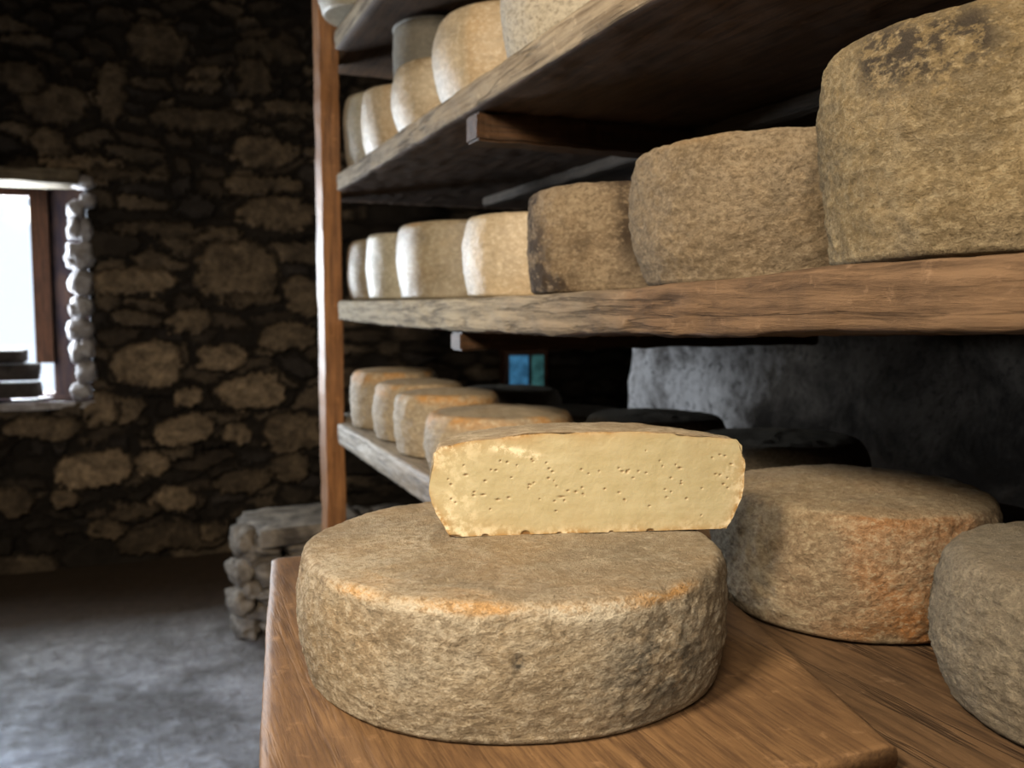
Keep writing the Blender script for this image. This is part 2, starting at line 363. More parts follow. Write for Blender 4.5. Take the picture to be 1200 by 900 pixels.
# --- cut half wheel
def half_cheese():
    R, h = .150, .086
    root = empty('cut_cheese', (.387, .742, .9892), -radians(15.5)); 
    tag(root, 'cut half of a cheese with a pale yellow face, resting on the large front wheel', 'cheese')
    root.rotation_euler.x = radians(.3)
    prof = profile(R, h, .062, .965, .006, .010, 26, 40)
    seg = 150; vs = []; mk = []
    def disp(x, y, z, r, a):
        q = Vector((x, y, z)) + Vector((31, 12, 5))
        hi = fbm(q * 38, 4, .6) * .0016
        lo = fbm(q * 7, 2) * .003
        return r + (hi + lo) * min(1, r / .05), z + (fbm(q * 9, 3) * .0022 + hi * .6 if z > h * .6 else 0)
    rows = prof[1:-1]
    for (r, z) in rows:
        for k in range(seg + 1):
            a = pi * k / seg
            r2, z2 = disp(cos(a) * r, sin(a) * r, z, r, a)
            edge = min(k, seg - k) * pi / seg * r       # distance to the cut along the rind
            jag = fbm(Vector((cos(a) * r * 55, z * 60, 3)), 3) * .0022
            yy = sin(a) * r2 - (.0015 + jag if min(k, seg - k) == 0 else 0)
            vs.append((cos(a) * r2, yy, max(0, z2)))
            nn = fbm(Vector((cos(a) * r * 25, sin(a) * r * 25, z * 25)), 3)
            rimt = 1 if z > h * .9 else 0
            o_ = math.exp(-(edge / .006)) * rimt * sm(-.35, .3, nn) * 1.0
            mk.append((o_, math.exp(-(edge / .003)) * rimt * .6 * sm(0, .4, nn), .45 * sm(-.1, .4, nn), 1))
    W = seg + 1; fs = []
    for i in range(len(rows) - 1):
        for k in range(seg):
            fs.append((i * W + k, i * W + k + 1, (i + 1) * W + k + 1, (i + 1) * W + k))
    # caps to the centre
    vs.append((0, 0, 0)); mk.append((0, 0, 0, 1)); vs.append((0, -.001, prof[-1][1])); mk.append((.4, 0, .3, 1))
    for k in range(seg):
        fs.append((len(vs) - 2, k + 1, k)); fs.append((len(vs) - 1, (len(rows) - 1) * W + k, (len(rows) - 1) * W + k + 1))
    meshobj('rind', vs, fs, M['r_half'], root, cols={'mask': mk})
    # the cut face: a grid warped to the silhouette
    sil = []
    for (r, z) in rows[1:]:
        r2, z2 = disp(r, 0, z, r, 0); r3, z3 = disp(-r, 0, z, r, pi)
        sil.append((z2, r2, z3, r3))
    side = [s for s, p in zip(sil, rows[1:]) if p[0] > R * .86]
    def halfw(z, which):
        arr = [(s[0], s[1]) if which > 0 else (s[2], s[3]) for s in side]
        for (za, ra), (zb, rb) in zip(arr, arr[1:]):
            if za <= z <= zb: return ra + (rb - ra) * (z - za) / max(1e-6, zb - za)
        return arr[0][1] if z < arr[0][0] else arr[-1][1]
    topc = [(s[1], s[0]) for s, p in zip(sil, rows[1:]) if p[1] > h - .004] + [(-s[3], s[2]) for s, p in zip(sil, rows[1:]) if p[1] > h - .004][::-1]
    topc.sort()
    def topz(x):
        for (xa, za), (xb, zb) in zip(topc, topc[1:]):
            if xa <= x <= xb: return za + (zb - za) * (x - xa) / max(1e-6, xb - xa)
        return topc[0][1] if x < 0 else topc[-1][1]
    rnd = random.Random(5); holes = []
    for _ in range(75):
        hx = rnd.uniform(-.135, .137); hz = rnd.triangular(.012, .080, .05)
        holes.append((hx, hz, rnd.uniform(.0006, .0014), rnd.uniform(.0005, .0008)))
    holes += [(-.118, .058, .0018, .0009), (-.100, .052, .0012, .0008), (-.102, .039, .0022, .0007), (-.088, .034, .002, .0007), (.086, .060, .002, .0008), (.03, .058, .0016, .0007), (-.028, .035, .003, .0007)]
    chips = [(-.062, 0, .004, .0035), (.058, 0, .0035, .002), (-.13, 0, .007, .0015), (-.10, .0, .003, .0015), (.02, 0, .002, .001), (-.03, 0, .002, .0012)]
    NX, NZ = 420, 120; v2 = []; m2 = []
    for j in range(NZ + 1):
        t = j / NZ
        for i in range(NX + 1):
            s = -1 + 2 * i / NX
            z = t * (h + .002)
            hw = halfw(min(z, h - .006), 1 if s > 0 else -1)
            x = s * hw
            zt = topz(x); z = t * min(zt, h + .02)
            hw = halfw(min(z, h - .014) if abs(s) > .9 else min(z, h - .006), 1 if s > 0 else -1); x = s * hw
            if abs(s) > .95:    # round the upper corners
                k = (abs(s) - .95) / .05
                z = z - t ** 6 * .004 * k ** 2
            dx = hw - abs(x); dz = min(z, max(0, zt - z)); d = min(dx, dz * 1.2)
            nn = fbm(Vector((x * 22, z * 30, 1)), 3)
            y = -.0012 + fbm(Vector((x * 10, z * 10, 9)), 2) * .0008 + fbm(Vector((x * 90, z * 90, 2)), 3) * .00018
            hole = 0
            for (hx, hz, a_, b_) in holes:
                if abs(x - hx) < .01 and abs(z - hz) < .006:
                    e = ((x - hx) / a_) ** 2 + ((z - hz) / b_) ** 2
                    hole = max(hole, math.exp(-e))
            for (cx, cz, a_, b_) in chips:
                e = ((x - cx) / a_) ** 2 + ((z - cz) / b_) ** 2
                if e < 2: hole = max(hole, sm(1.6, .6, e)); 
            y += hole * .0016
            lf = sm(-.085, -.14, x) + .8 * sm(.115, .145, x)
            rim = .8 * math.exp(-(max(0, d) / .0025)) + .45 * math.exp(-(max(0, d) / .012))
            fl = lf * .55 + .4 * sm(.012, .004, z) + .3 * sm(.006, .0, d) + g1(x, -.075, .03) * g1(z, .082 - (x + .085) * .25, .004) * 1.3
            m2.append((min(1, rim * (.75 + nn)), min(1, hole), min(1, max(0, fl * (.7 + nn * 1.2))), 1))
            v2.append((x, y, z))
    f2 = [(j * (NX + 1) + i, j * (NX + 1) + i + 1, (j + 1) * (NX + 1) + i + 1, (j + 1) * (NX + 1) + i) for j in range(NZ) for i in range(NX)]
    fo = meshobj('cut_face', v2, f2, M['paste'], root, cols={'mask': m2})
    fo['label'] = 'smooth pale yellow cut face with tiny holes'
half_cheese()

# --- rear wheels on the lower shelf
ZL, ZM, ZU, ZT = .857, 1.2255, 1.6, 2.01
wheel(M['r_orange'], .158, .137, (.762, .802, ZL), 'cheese wheel with an orange side, behind and right of the large front wheel', seed=3, seg=260, n=40, ntop=34,
      bulge=.05, top=.965, rr=.012, dome=.006,
      orange=lambda a, z, r, n: (ga(a, radians(-115), .34) * g1(z, .74, .40) * 2.3 + ga(a, radians(-115), .6) * g1(z, .08, .16) + 1.0 * ga(a, radians(-92), .35)) * sm(-.5, .1, n) * (1 if z < .985 else .1),
      dark=lambda a, z, r, n: .25 * sm(.1, .5, n), pale=lambda a, z, r, n: (.8 * ga(a, radians(-150), .7) * sm(-.3, .4, n) if z < .95 else .2))
wheel(M['r_grey'], .166, .134, (.775, .475, ZL), 'grey brown cheese wheel cut off by the right edge, nearest on the lower shelf', seed=4, seg=260, n=44, ntop=34,
      bulge=.06, top=.945, rr=.016, dome=.004, rimc=.35, dark=lambda a, z, r, n: .35 * sm(.1, .55, n), pale=lambda a, z, r, n: .25 * sm(0, .5, n))
low = [(.685, 2.56, .130, .165, 'r_low', 'farthest cheese on the lower shelf, partly orange on top, beside the wooden post', 2),
       (.680, 2.300, .124, .150, 'r_low', 'pale cheese second from the wooden post on the lower shelf', 5),
       (.675, 2.040, .130, .146, 'r_low', 'rounded cheese with an orange rim, third from the post on the lower shelf', 6),
       (.695, 1.742, .160, .129, 'r_low', 'wide flat pale cheese just left behind the cut half on the lower shelf', 7)]
for x, y, r, h, m, lb, sd in low:
    wheel(M[m], r, h, (x, y, ZL), lb, seed=sd, seg=110, bulge=.05, top=.955, rr=.014, dome=.006, rimc=1.0,
          orange=lambda a, z, r, n: .8 * g1(z, .87, .09) * (1 if r > .8 else 0) * sm(-2.6, -1.6, -abs(a - 4.7) - .3) * sm(-.4, .2, n), group='cheeses along the front of the lower shelf')
for x, y, r, h, lb, sd in [(1.03, 1.27, .155, .118, 'shadowed dark cheese in the back row, seen just right of the cut half', 11),
                       (1.02, 1.66, .155, .115, 'shadowed cheese low in the back row, behind the top of the cut half', 12),
                       (1.02, 2.06, .155, .085, 'shadowed cheese in the back row, left of the small blue window', 13),
                       (1.00, 2.44, .155, .11, 'farthest shadowed cheese in the back row of the lower shelf', 14)]:
    wheel(M['r_grey'], r, h, (x, y, ZL), lb, seed=sd, seg=90, group='cheeses in the dark back row of the lower shelf')

# --- middle shelf row
def blotch(a0, z0, wa, wz, k=1.0):
    return lambda a, z, r, n: k * ga(a, a0, wa) * g1(z, z0, wz) * sm(-.35, .35, n)
GM = 'cheeses along the front of the middle shelf'
wheel(M['r_gold'], .178, .198, (.749, .588, ZM + .0148), 'largest golden cheese wheel at the top right, nearest on the middle shelf', GM, tilt=(-.024, 0), seed=21, seg=300, bulge=.05, top=.965, rr=.013, dome=.003, amp=1.0, n=60, ntop=14,
      dark=lambda a, z, r, n: (1.5 * ga(a, radians(-168), .40) * g1(z, .86, .13) + .9 * ga(a, radians(-135), .22) * g1(z, .38, .22) + .25) * sm(-.3, .4, n) * (1 if z < .99 else .4),
      pale=lambda a, z, r, n: .4 * sm(-.1, .5, n) * sm(.6, .1, z))
wheel(M['r_tan'], .175, .168, (.748, .947, ZM + .0028), 'tan barrel sided cheese wheel second from the right on the middle shelf', GM, tilt=(-.018, 0), seed=22, seg=240, bulge=.085, top=.935, rr=.007, dome=.004, amp=1.0, n=50, ntop=14,
      dark=lambda a, z, r, n: (.95 * ga(a, radians(-165), .3) * g1(z, .88, .07) + .45 * ga(a, radians(-105), .5) * g1(z, .55, .3) + .15) * sm(-.3, .4, n),
      pale=lambda a, z, r, n: .3 * sm(-.1, .5, n), rimc=.3)
wheel(M['r_brown'], .162, .161, (.736, 1.296, ZM - .0018), 'brown mottled cheese wheel third from the right on the middle shelf', GM, tilt=(-.009, 0), seed=23, seg=190, bulge=.035, top=.97, rr=.008, dome=.003, amp=.9, n=40, ntop=10,
      dark=lambda a, z, r, n: .95 * sm(-.25, .35, n), pale=lambda a, z, r, n: .3 * sm(0, .6, -n))
wheel(M['r_cream'], .150, .154, (.725, 1.616, ZM - .004), 'cream yellow smooth cheese beside the brown mottled one on the middle shelf', GM, 24, 130, .05, .945, .010, .003, .5, 30, 10,
      orange=lambda a, z, r, n: .35 * ga(a, radians(-110), .5), dark=lambda a, z, r, n: .25 * sm(.1, .6, n))
wheel(M['r_olive'], .188, .178, (.760, 2.08, ZM - .003), 'wide grey brown smooth cheese fifth from the right on the middle shelf', GM, 25, 130, .03, .97, .010, .003, .4, 30, 10,
      dark=lambda a, z, r, n: .55 * ga(a, radians(-110), .45) * sm(-.4, .3, n), rimc=.5)
wheel(M['r_pale'], .143, .176, (.718, 2.416, ZM), 'pale grey narrow looking cheese second from the post on the middle shelf', GM, 26, 110, .03, .965, .010, .003, .4, 26, 10)
wheel(M['r_olive'], .140, .181, (.725, 2.705, ZM), 'farthest pale greenish cheese next to the post on the middle shelf', GM, 27, 110, .05, .95, .018, .003, .4, 26, 10)
wheel(M['r_grey'], .14, .13, (1.10, 2.02, ZM - .002), 'dark cheese in the back of the middle shelf under a bluish one', seed=28, seg=64)
wheel(M['r_blue'], .135, .105, (1.10, 2.02, ZM + .137), 'bluish cheese barely showing above the cream cheese on the middle shelf', seed=29, seg=64)

# --- upper shelf row
GU = 'cheeses along the front of the upper shelf'
wheel(M['r_ash'], .185, .20, (.755, 1.395, ZU + .001), 'grey speckled cheese cut off by the top edge, nearest on the upper shelf', GU, 31, 170, .07, .95, .018, .003, .7, 34, 10,
      pale=lambda a, z, r, n: .9, dark=lambda a, z, r, n: .25 * sm(.1, .5, n))
wheel(M['r_cream'], .174, .205, (.752, 1.80, ZU + .001), 'large cream cheese with an orange band on the upper shelf', GU, 32, 170, .11, .92, .02, .003, .4, 34, 10,
      orange=lambda a, z, r, n: .6 * sm(radians(-150), radians(-143), (a + pi) % (2 * pi) - pi) * sm(radians(-80), radians(-100), (a + pi) % (2 * pi) - pi), lip=.002)
wheel(M['r_cream'], .145, .178, (.718, 2.124, ZU + .001), 'bulging cream cheese with a dirty rim, middle of the upper shelf', GU, 33, 120, .12, .93, .012, .003, .5, 30, 10,
      dark=lambda a, z, r, n: .8 * g1(z, .95, .12) * sm(-.4, .3, n), orange=lambda a, z, r, n: .9 * ga(a, radians(-122), .2) * sm(.6, .1, z))
wheel(M['r_cream'], .136, .188, (.705, 2.436, ZU + .001), 'small cream cheese with an orange stripe second from the post on the upper shelf', GU, 34, 110, .10, .94, .012, .003, .4, 28, 10,
      orange=lambda a, z, r, n: .5 * sm(radians(-143), radians(-137), (a + pi) % (2 * pi) - pi))
wheel(M['r_pale'], .142, .235, (.725, 2.725, ZU + .001), 'pale green grey cheese beside the post on the upper shelf', GU, 35, 110, .07, .95, .012, .003, .4, 28, 10)
wheel(M['r_greygreen'], .125, .145, (.765, 2.36, ZU + .196), 'grey green cheese stacked on top of others on the upper shelf', GU, 36, 110, .0, 1.0, .006, .003, .4, 28, 10, lip=.009)
wheel(M['r_pale'], .15, .15, (.628, 2.55, ZT + .001), 'bluish grey cheese overhanging the topmost shelf by the post', None, 37, 110, .06, .93, .02, .003, .4, 28, 10)

# ---------------------------------------------------------------- timber
def beam(name, mat, ys, x0, x1, z0, z1, parent=None, loc=(0, 0, 0), rot=None, rough=.002, per=.012, seed=0, rad=.004, crack=0, under=False):
    """board running along local Y; x0.. z1 are functions of y (or numbers)"""
    fn = [(v if callable(v) else (lambda y, v=v: v)) for v in (x0, x1, z0, z1)]
    yv = ys
    w = abs(fn[1](yv[0]) - fn[0](yv[0])); t = abs(fn[3](yv[0]) - fn[2](yv[0]))
    nx = max(2, int(w / per)); nz = max(2, int(t / (per * .6)))
    ring = []
    for i in range(nx): ring.append((i / nx, 0, 0, -1))
    for i in range(nz): ring.append((1, i / nz, 1, 0))
    for i in range(nx): ring.append((1 - i / nx, 1, 0, 1))
    for i in range(nz): ring.append((0, 1 - i / nz, -1, 0))
    vs = []; N = len(ring)
    for y in yv:
        a, b, c, d = [g(y) for g in fn]
        for (s, u, nx_, nz_) in ring:
            x = a + (b - a) * s; z = c + (d - c) * u
            ex = min(s, 1 - s) * (b - a); ez = min(u, 1 - u) * (d - c)
            if ex < rad * 2 and ez < rad * 2:   # ease the corners
                kx = (1 if s > .5 else -1); kz = (1 if u > .5 else -1)
                x -= kx * max(0, rad - ex) * .6 * (1 if ez < rad else .3); z -= kz * max(0, rad - ez) * .6 * (1 if ex < rad else .3)
            q = Vector((x * 1.0, y * .22, z * 1.0)) + Vector((seed * 3.1, 0, seed))
            dd = fbm(q * 40, 4, .6) * rough
            side = nx_ != 0
            if side and crack:
                cr = fbm(Vector((seed, y * 2.2, z * 55 + y * 3)), 3)
                dd -= crack * max(0, .18 - abs(cr)) / .18 * sm(-.2, .3, fbm(Vector((5, y * 4, z * 12)), 2))
            if nz_ > 0: dd = min(dd, 0)*.5
            vs.append((x + nx_ * dd, y, z + nz_ * dd))
    fs = []
    for j in range(len(yv) - 1):
        for k in range(N):
            k2 = (k + 1) % N
            fs.append((j * N + k, (j + 1) * N + k, (j + 1) * N + k2, j * N + k2))
    fs.append(tuple(range(N))); fs.append(tuple((len(yv) - 1) * N + k for k in range(N))[::-1])
    o = meshobj(name, vs, fs, mat, parent, loc=loc, rot=rot)
    bm = bmesh.new(); bm.from_mesh(o.data); bmesh.ops.recalc_face_normals(bm, faces=bm.faces[:])
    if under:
        o.data.materials.append(M['w_under_shade'])
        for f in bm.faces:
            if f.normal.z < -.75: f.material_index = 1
    bm.to_mesh(o.data); bm.free()
    return o

def lin(a, b, n): return [a + (b - a) * i / n for i in range(n + 1)]
def interp(tab):
    def f(y):
        if y <= tab[0][0]: return tab[0][1]
        for (a, va), (b, vb) in zip(tab, tab[1:]):
            if y <= b:
                t = (y - a) / (b - a); t = t * t * (3 - 2 * t); return va + (vb - va) * t
        return tab[-1][1]
    return f

rack = empty('cheese_rack', (.55, 1.2, 0))
tag(rack, 'old wooden cheese rack with four thick plank shelves and a square front post', 'shelf')
def rk(name, mat, *a, **k):
    o = beam(name, mat, *a, parent=rack, under=True, **k)
    o.location = Vector(o.location) - rack.location
    return o
XB = 1.42
ys = lin(-.15, 2.685, 330) + [2.69, 2.695, 2.75, 2.80, 2.85, 2.90, 2.95]
def notch(fn): return lambda y: fn(y) if y < 2.6925 else .586      # boards are notched around the post
rk('shelf_board', M['w_low'], ys, notch(interp([(.4, .462), (1.0, .50), (1.7, .538), (2.7, .542)])), XB, .79, .855, seed=1, crack=.003)
rk('shelf_board', M['w_mid'], ys, notch(lambda y: .55 + fbm(Vector((y * 1.7, 3, 1)), 2) * .004), XB,
   interp([(.2, 1.190), (.43, 1.184), (.95, 1.168), (1.3, 1.159), (1.9, 1.157), (2.69, 1.166)]),
   interp([(.3, 1.240), (.60, 1.238), (.78, 1.2305), (1.05, 1.2245), (1.3, 1.2215), (1.6, 1.220), (2.2, 1.2215), (2.7, 1.2245)]), seed=2, crack=.004, rough=.004, per=.009)
rk('shelf_board', M['w_up'], ys, notch(lambda y: .55 + fbm(Vector((y * 1.5, 7, 1)), 2) * .004), XB, 1.548, 1.6, seed=3, crack=.003, rough=.003)
rk('shelf_board', M['w_up'], lin(-.15, 2.685, 120) + [2.69, 2.695, 2.8, 2.95], notch(lambda y: .55), XB, 1.955, 2.01, seed=4, rough=.003, per=.03)
def plank(name, mat, a, b, parent, bev=.003, amp=.0015, seed=0):
    """squared timber with slightly eased, uneven edges"""
    bm = bmesh.new(); bmesh.ops.create_cube(bm, size=1)
    for v in bm.verts: v.co = Vector([a[i] + (b[i] - a[i]) * (v.co[i] + .5) for i in range(3)])
    ax = max(range(3), key=lambda i: b[i] - a[i])
    long_ = [e for e in bm.edges if abs((e.verts[0].co - e.verts[1].co)[ax]) > 1e-4]
    bmesh.ops.subdivide_edges(bm, edges=long_, cuts=60)
    ed = [e for e in bm.edges if len(e.link_faces) == 2 and e.calc_face_angle(0) > 1]
    bmesh.ops.bevel(bm, geom=ed, offset=bev, segments=2, affect='EDGES')
    for v in bm.verts:
        q = Vector(v.co); q[ax] *= 2.5
        v.co += Vector([0 if i == ax else fbm(q * 6 + Vector((seed + i * 9, 0, 0)), 3) * amp for i in range(3)])
    me = bpy.data.meshes.new(name); bm.to_mesh(me); bm.free(); me.materials.append(mat)
    o = link(bpy.data.objects.new(name, me)); o.parent = parent; o.location = -parent.location
    return o
# cross beams below the shelves (run along X)
for zc, y, hh in ((1.5215, 1.535, .026), (1.138, 1.63, .018), (.765, 1.6, .025), (1.93, 1.56, .025)):
    plank('cross_beam', M['w_under'], (.556, y - .03, zc - hh), (XB - .01, y + .03, zc + hh), rack, .004, .004, y)
for a, b in ((1.10, 1.500), (1.60, 2.66)):
    plank('back_rail', M['w_rail'], (1.0, a, 1.521), (1.035, b, 1.547), rack, .003, .002, 8)
for k, (x0, x1, y0, y1, m) in enumerate([(.522, .580, 2.775, 2.885, 'w_post'), (XB + .003, XB + .06, -.26, -.17, 'w_under'), (.52, .58, -.26, -.17, 'w_post')]):
    plank('post', M[m], (x0, y0, 0), (x1, y1, 2.6), rack, .004, .003, k)

# ---------------------------------------------------------------- work table in front
table = empty('work_table', (.3, .75, 0))
tag(table, 'worn honey brown wooden table top carrying the large cheese and the cut half', 'table')
TT = beam('tabletop', M['w_table'], lin(.484, 1.172, 110), lambda y: .0425 + (y - .47) * .146 + fbm(Vector((y * 3, 1, 1)), 2) * .002, lambda y: .511 + (y - .484) * .278 + .003 * fbm(Vector((y * 9, 2, 2)), 3), .8575, .8775, table, (-.3, -.75, 0), seed=5, rough=.0012, per=.008)
for x in (.2, .42):
    for y in (.56, 1.0):
        beam('leg', M['w_under'], lin(0, .857, 20), x - .03, x + .03, -y - .03, -y + .03, table, (-.3, -.75, 0), (pi / 2, 0, 0), seed=x, per=.03)

# ---------------------------------------------------------------- room shell
YW = 4.6
def back_wall():
    rnd = random.Random(11)
    xs = lin(-2.4, -.9, 40)[:-1] + lin(-.9, 1.0, 230)[:-1] + lin(1.0, 3.0, 60)
    zs = [-.07] + lin(0, 2.9, 330)
    X, Z = np.meshgrid(np.array(xs), np.array(zs)); P = X.size
    x = X.ravel(); z = Z.ravel()
    nz = np.array([(noise.noise((a * 5, b * 5, 1)), noise.noise((a * 5, b * 5, 9)), noise.noise((a * 22, b * 22, 4)), noise.noise((a * 45, b * 60, 7))) for a, b in zip(x, z)])
    wx = x + .07 * nz[:, 0] + .035 * nz[:, 2]; wz = z + .05 * nz[:, 1] + .018 * nz[:, 3]
    pts = []; zc = 0
    while zc < 3.0:
        hh = rnd.choice([.05, .07, .09, .12]) * rnd.uniform(.8, 1.2); xc = -2.5
        while xc < 3.1:
            ww = hh * rnd.uniform(1.2, 4.5); pts.append((xc + ww / 2, zc + hh / 2 + rnd.uniform(-.02, .02), ww / hh)); xc += ww
        zc += hh
    A = np.array(pts); best = np.full(P, 9e9); sec = np.full(P, 9e9); idx = np.zeros(P, int)
    for i, (px, pz, ar) in enumerate(A):
        m = np.abs(x - px) < .6
        if not m.any(): continue
        sel = np.where(m)[0]
        d = np.sqrt(((wx[sel] - px) / 2.3) ** 2 + (wz[sel] - pz) ** 2)
        b = best[sel]; s = sec[sel]; nb = d < b
        sec[sel] = np.where(nb, b, np.minimum(s, d)); idx[sel] = np.where(nb, i, idx[sel]); best[sel] = np.where(nb, d, b)
    gap = sec - best
    t = np.clip((gap - .004) / .022, 0, 1); t = t * t * (3 - 2 * t)
    rc = np.array([[rnd.random() for _ in range(3)] for _ in pts])
    hgt = (.015 + .05 * rc[idx, 0]) * t + .006 * nz[:, 2] + .004 * nz[:, 3]
    pal = 1.1 * np.array([(.030, .024, .018), (.055, .043, .031), (.085, .064, .044), (.13, .10, .068), (.05, .042, .036), (.17, .13, .088)])
    cidx = (rc[:, 1] ** 1.3 * len(pal)).astype(int).clip(0, len(pal) - 1)
    c = pal[cidx[idx]] * (.35 + .65 * t)[:, None] * (1 + .5 * nz[:, 0:1])
    c = c * (1 + .25 * nz[:, 2:3]) ; c = np.where(t[:, None] < .25, np.array([.02, .016, .012]), c)
    stones = [(157, 330, 46, 14, 1), (173, 427, 34, 25, 1.1), (260, 418, 27, 14, 1), (221, 466, 19, 12, 1.1), (297, 460, 37, 20, 1.15), (215, 504, 32, 16, 1), (278, 509, 17, 13, 1),
              (110, 550, 38, 21, 1.15), (179, 545, 15, 14, 1.05), (203, 587, 27, 15, 1.05), (50, 503, 36, 14, .7), (280, 320, 46, 38, .7), (312, 178, 36, 16, .65), (310, 216, 44, 11, .6),
              (325, 250, 44, 18, .65), (222, 378, 26, 14, .75), (135, 482, 27, 17, .75), (345, 508, 34, 24, .65), (337, 395, 36, 16, .65), (235, 140, 52, 12, .4), (60, 118, 32, 20, .5),
              (120, 480, 16, 20, .8), (338, 550, 26, 18, .55), (200, 632, 60, 15, .35), (125, 622, 18, 13, .6), (285, 122, 16, 7, .6), (245, 84, 18, 8, .55), (240, 98, 20, 6, .6), (60, 168, 18, 20, .55), (95, 190, 42, 7, .8),
              (250, 620, 16, 10, .5), (130, 110, 14, 34, .5), (185, 50, 30, 22, .45), (10, 590, 22, 16, .5), (75, 585, 14, 10, .8), (300, 350, 30, 6, .5), (360, 350, 22, 24, .6), (250, 275, 30, 9, .55), (290, 565, 30, 14, .45), (160, 600, 24, 8, .4),
              (20, 90, 24, 14, .4), (320, 60, 40, 12, .3), (300, 90, 16, 20, .35), (340, 125, 30, 9, .4), (150, 205, 40, 6, .4), (185, 268, 44, 8, .35)]
    for k, (u, v, ru, rv, br) in enumerate(stones):
        p = on_y(u, v, YW - .05); sx = ru * YW / F * 1.02; sz = rv * YW / F * 1.0
        ex = np.abs((x + .035 * nz[:, 2] + .012 * nz[:, 3] + .03 * nz[:, 0] - p.x) / sx); ez = np.abs((z + .018 * nz[:, 3] + .016 * nz[:, 2] + .025 * nz[:, 1] - p.z) / sz)
        e = (ex ** 2.6 + ez ** 2.3) ** (1 / 2.4)
        halo = np.clip((1.20 - e) / .15, 0, 1) * .8
        hgt = hgt * (1 - halo) + halo * .008
        c = c * (1 - halo[:, None]) + halo[:, None] * np.array([.022, .017, .013])
        ins = np.clip((1.0 - e) / .06, 0, 1); ins = ins * ins * (3 - 2 * ins)
        hgt = np.maximum(hgt, ins * (.035 + .03 * np.sqrt(np.clip(1 - e * e * .8, 0, 1))) + ins * .006 * nz[:, 2])
        mott = 1 + .5 * nz[:, 2:3] + .4 * nz[:, 3:4]
        c = c * (1 - ins[:, None]) + ins[:, None] * (np.array([.34, .255, .165]) * br * mott)
    c = np.clip(c, .005, 1)
    # window opening: drop faces inside
    y = YW - hgt
    ix0, ix1, iz0, iz1 = -1.25, -.215, .775, 1.80
    nxn = len(xs); keep = []
    for j in range(len(zs) - 1):
        for i in range(nxn - 1):
            cx = (xs[i] + xs[i + 1]) / 2; cz = (zs[j] + zs[j + 1]) / 2
            if ix0 < cx < ix1 and iz0 < cz < iz1: continue
            keep.append((j * nxn + i, j * nxn + i + 1, (j + 1) * nxn + i + 1, (j + 1) * nxn + i))
    cols = np.concatenate([c, np.ones((P, 1))], 1)
    o = meshobj('wall_back', np.stack([x, y, z], 1), keep, M['wall'], cols={'tint': cols})
    tag(o, kind='structure')
back_wall()

def quadobj(name, quads, mat, parent=None, kind=None, smooth=False):
    vs = []; fs = []
    for q in quads:
        n = len(vs); vs += q; fs.append(tuple(range(n, n + len(q))))
    o = meshobj(name, vs, fs, mat, parent, smooth)
    if kind: tag(o, kind=kind)
    return o

def box(name, a, b, mat, parent=None, kind=None, cuts=0, amp=0, seed=0):
    bm = bmesh.new(); bmesh.ops.create_cube(bm, size=1)
    for v in bm.verts:
        v.co = Vector([a[i] + (b[i] - a[i]) * (v.co[i] + .5) for i in range(3)])
    if cuts:
        bmesh.ops.subdivide_edges(bm, edges=bm.edges[:], cuts=cuts, use_grid_fill=True)
        bm.normal_update()
        for v in bm.verts: v.co += v.normal * fbm((v.co + Vector((seed, seed, 0))) * 5, 4) * amp
    me = bpy.data.meshes.new(name); bm.to_mesh(me); bm.free(); me.materials.append(mat)
    if cuts: me.polygons.foreach_set('use_smooth', [True] * len(me.polygons))
    o = link(bpy.data.objects.new(name, me))
    if parent: o.parent = parent
    if kind: o['kind'] = kind
    return o

# floor with gentle unevenness
nx, ny = 150, 190; v = []; 
for j in range(ny + 1):
    for i in range(nx + 1):
        x = -2.4 + 5.4 * i / nx; y = -2 + 6.7 * j / ny
        v.append((x, y, -.004 + min(0, fbm(Vector((x * 2.2, y * 2.2, 0)), 4) * .014)))
tag(meshobj('floor', v, [(j * (nx + 1) + i, j * (nx + 1) + i + 1, (j + 1) * (nx + 1) + i + 1, (j + 1) * (nx + 1) + i) for j in range(ny) for i in range(nx)], M['floor']), kind='structure')
box('ceiling', (-2.4, -2, 2.9), (3.0, 4.75, 3.0), M['ceil'], kind='structure')
box('wall_left', (-2.6, -2, 0), (-2.4, 4.75, 2.9), M['darkstone'], kind='structure', cuts=30, amp=.02)
box('wall_front', (-2.4, -2.2, 0), (3.0, -2, 2.9), M['darkstone'], kind='structure')
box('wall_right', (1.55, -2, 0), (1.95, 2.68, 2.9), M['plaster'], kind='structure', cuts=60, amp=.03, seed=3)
box('wall_right', (3.0, -2, 0), (3.2, 4.75, 2.9), M['darkstone'], kind='structure', cuts=10, amp=.02)

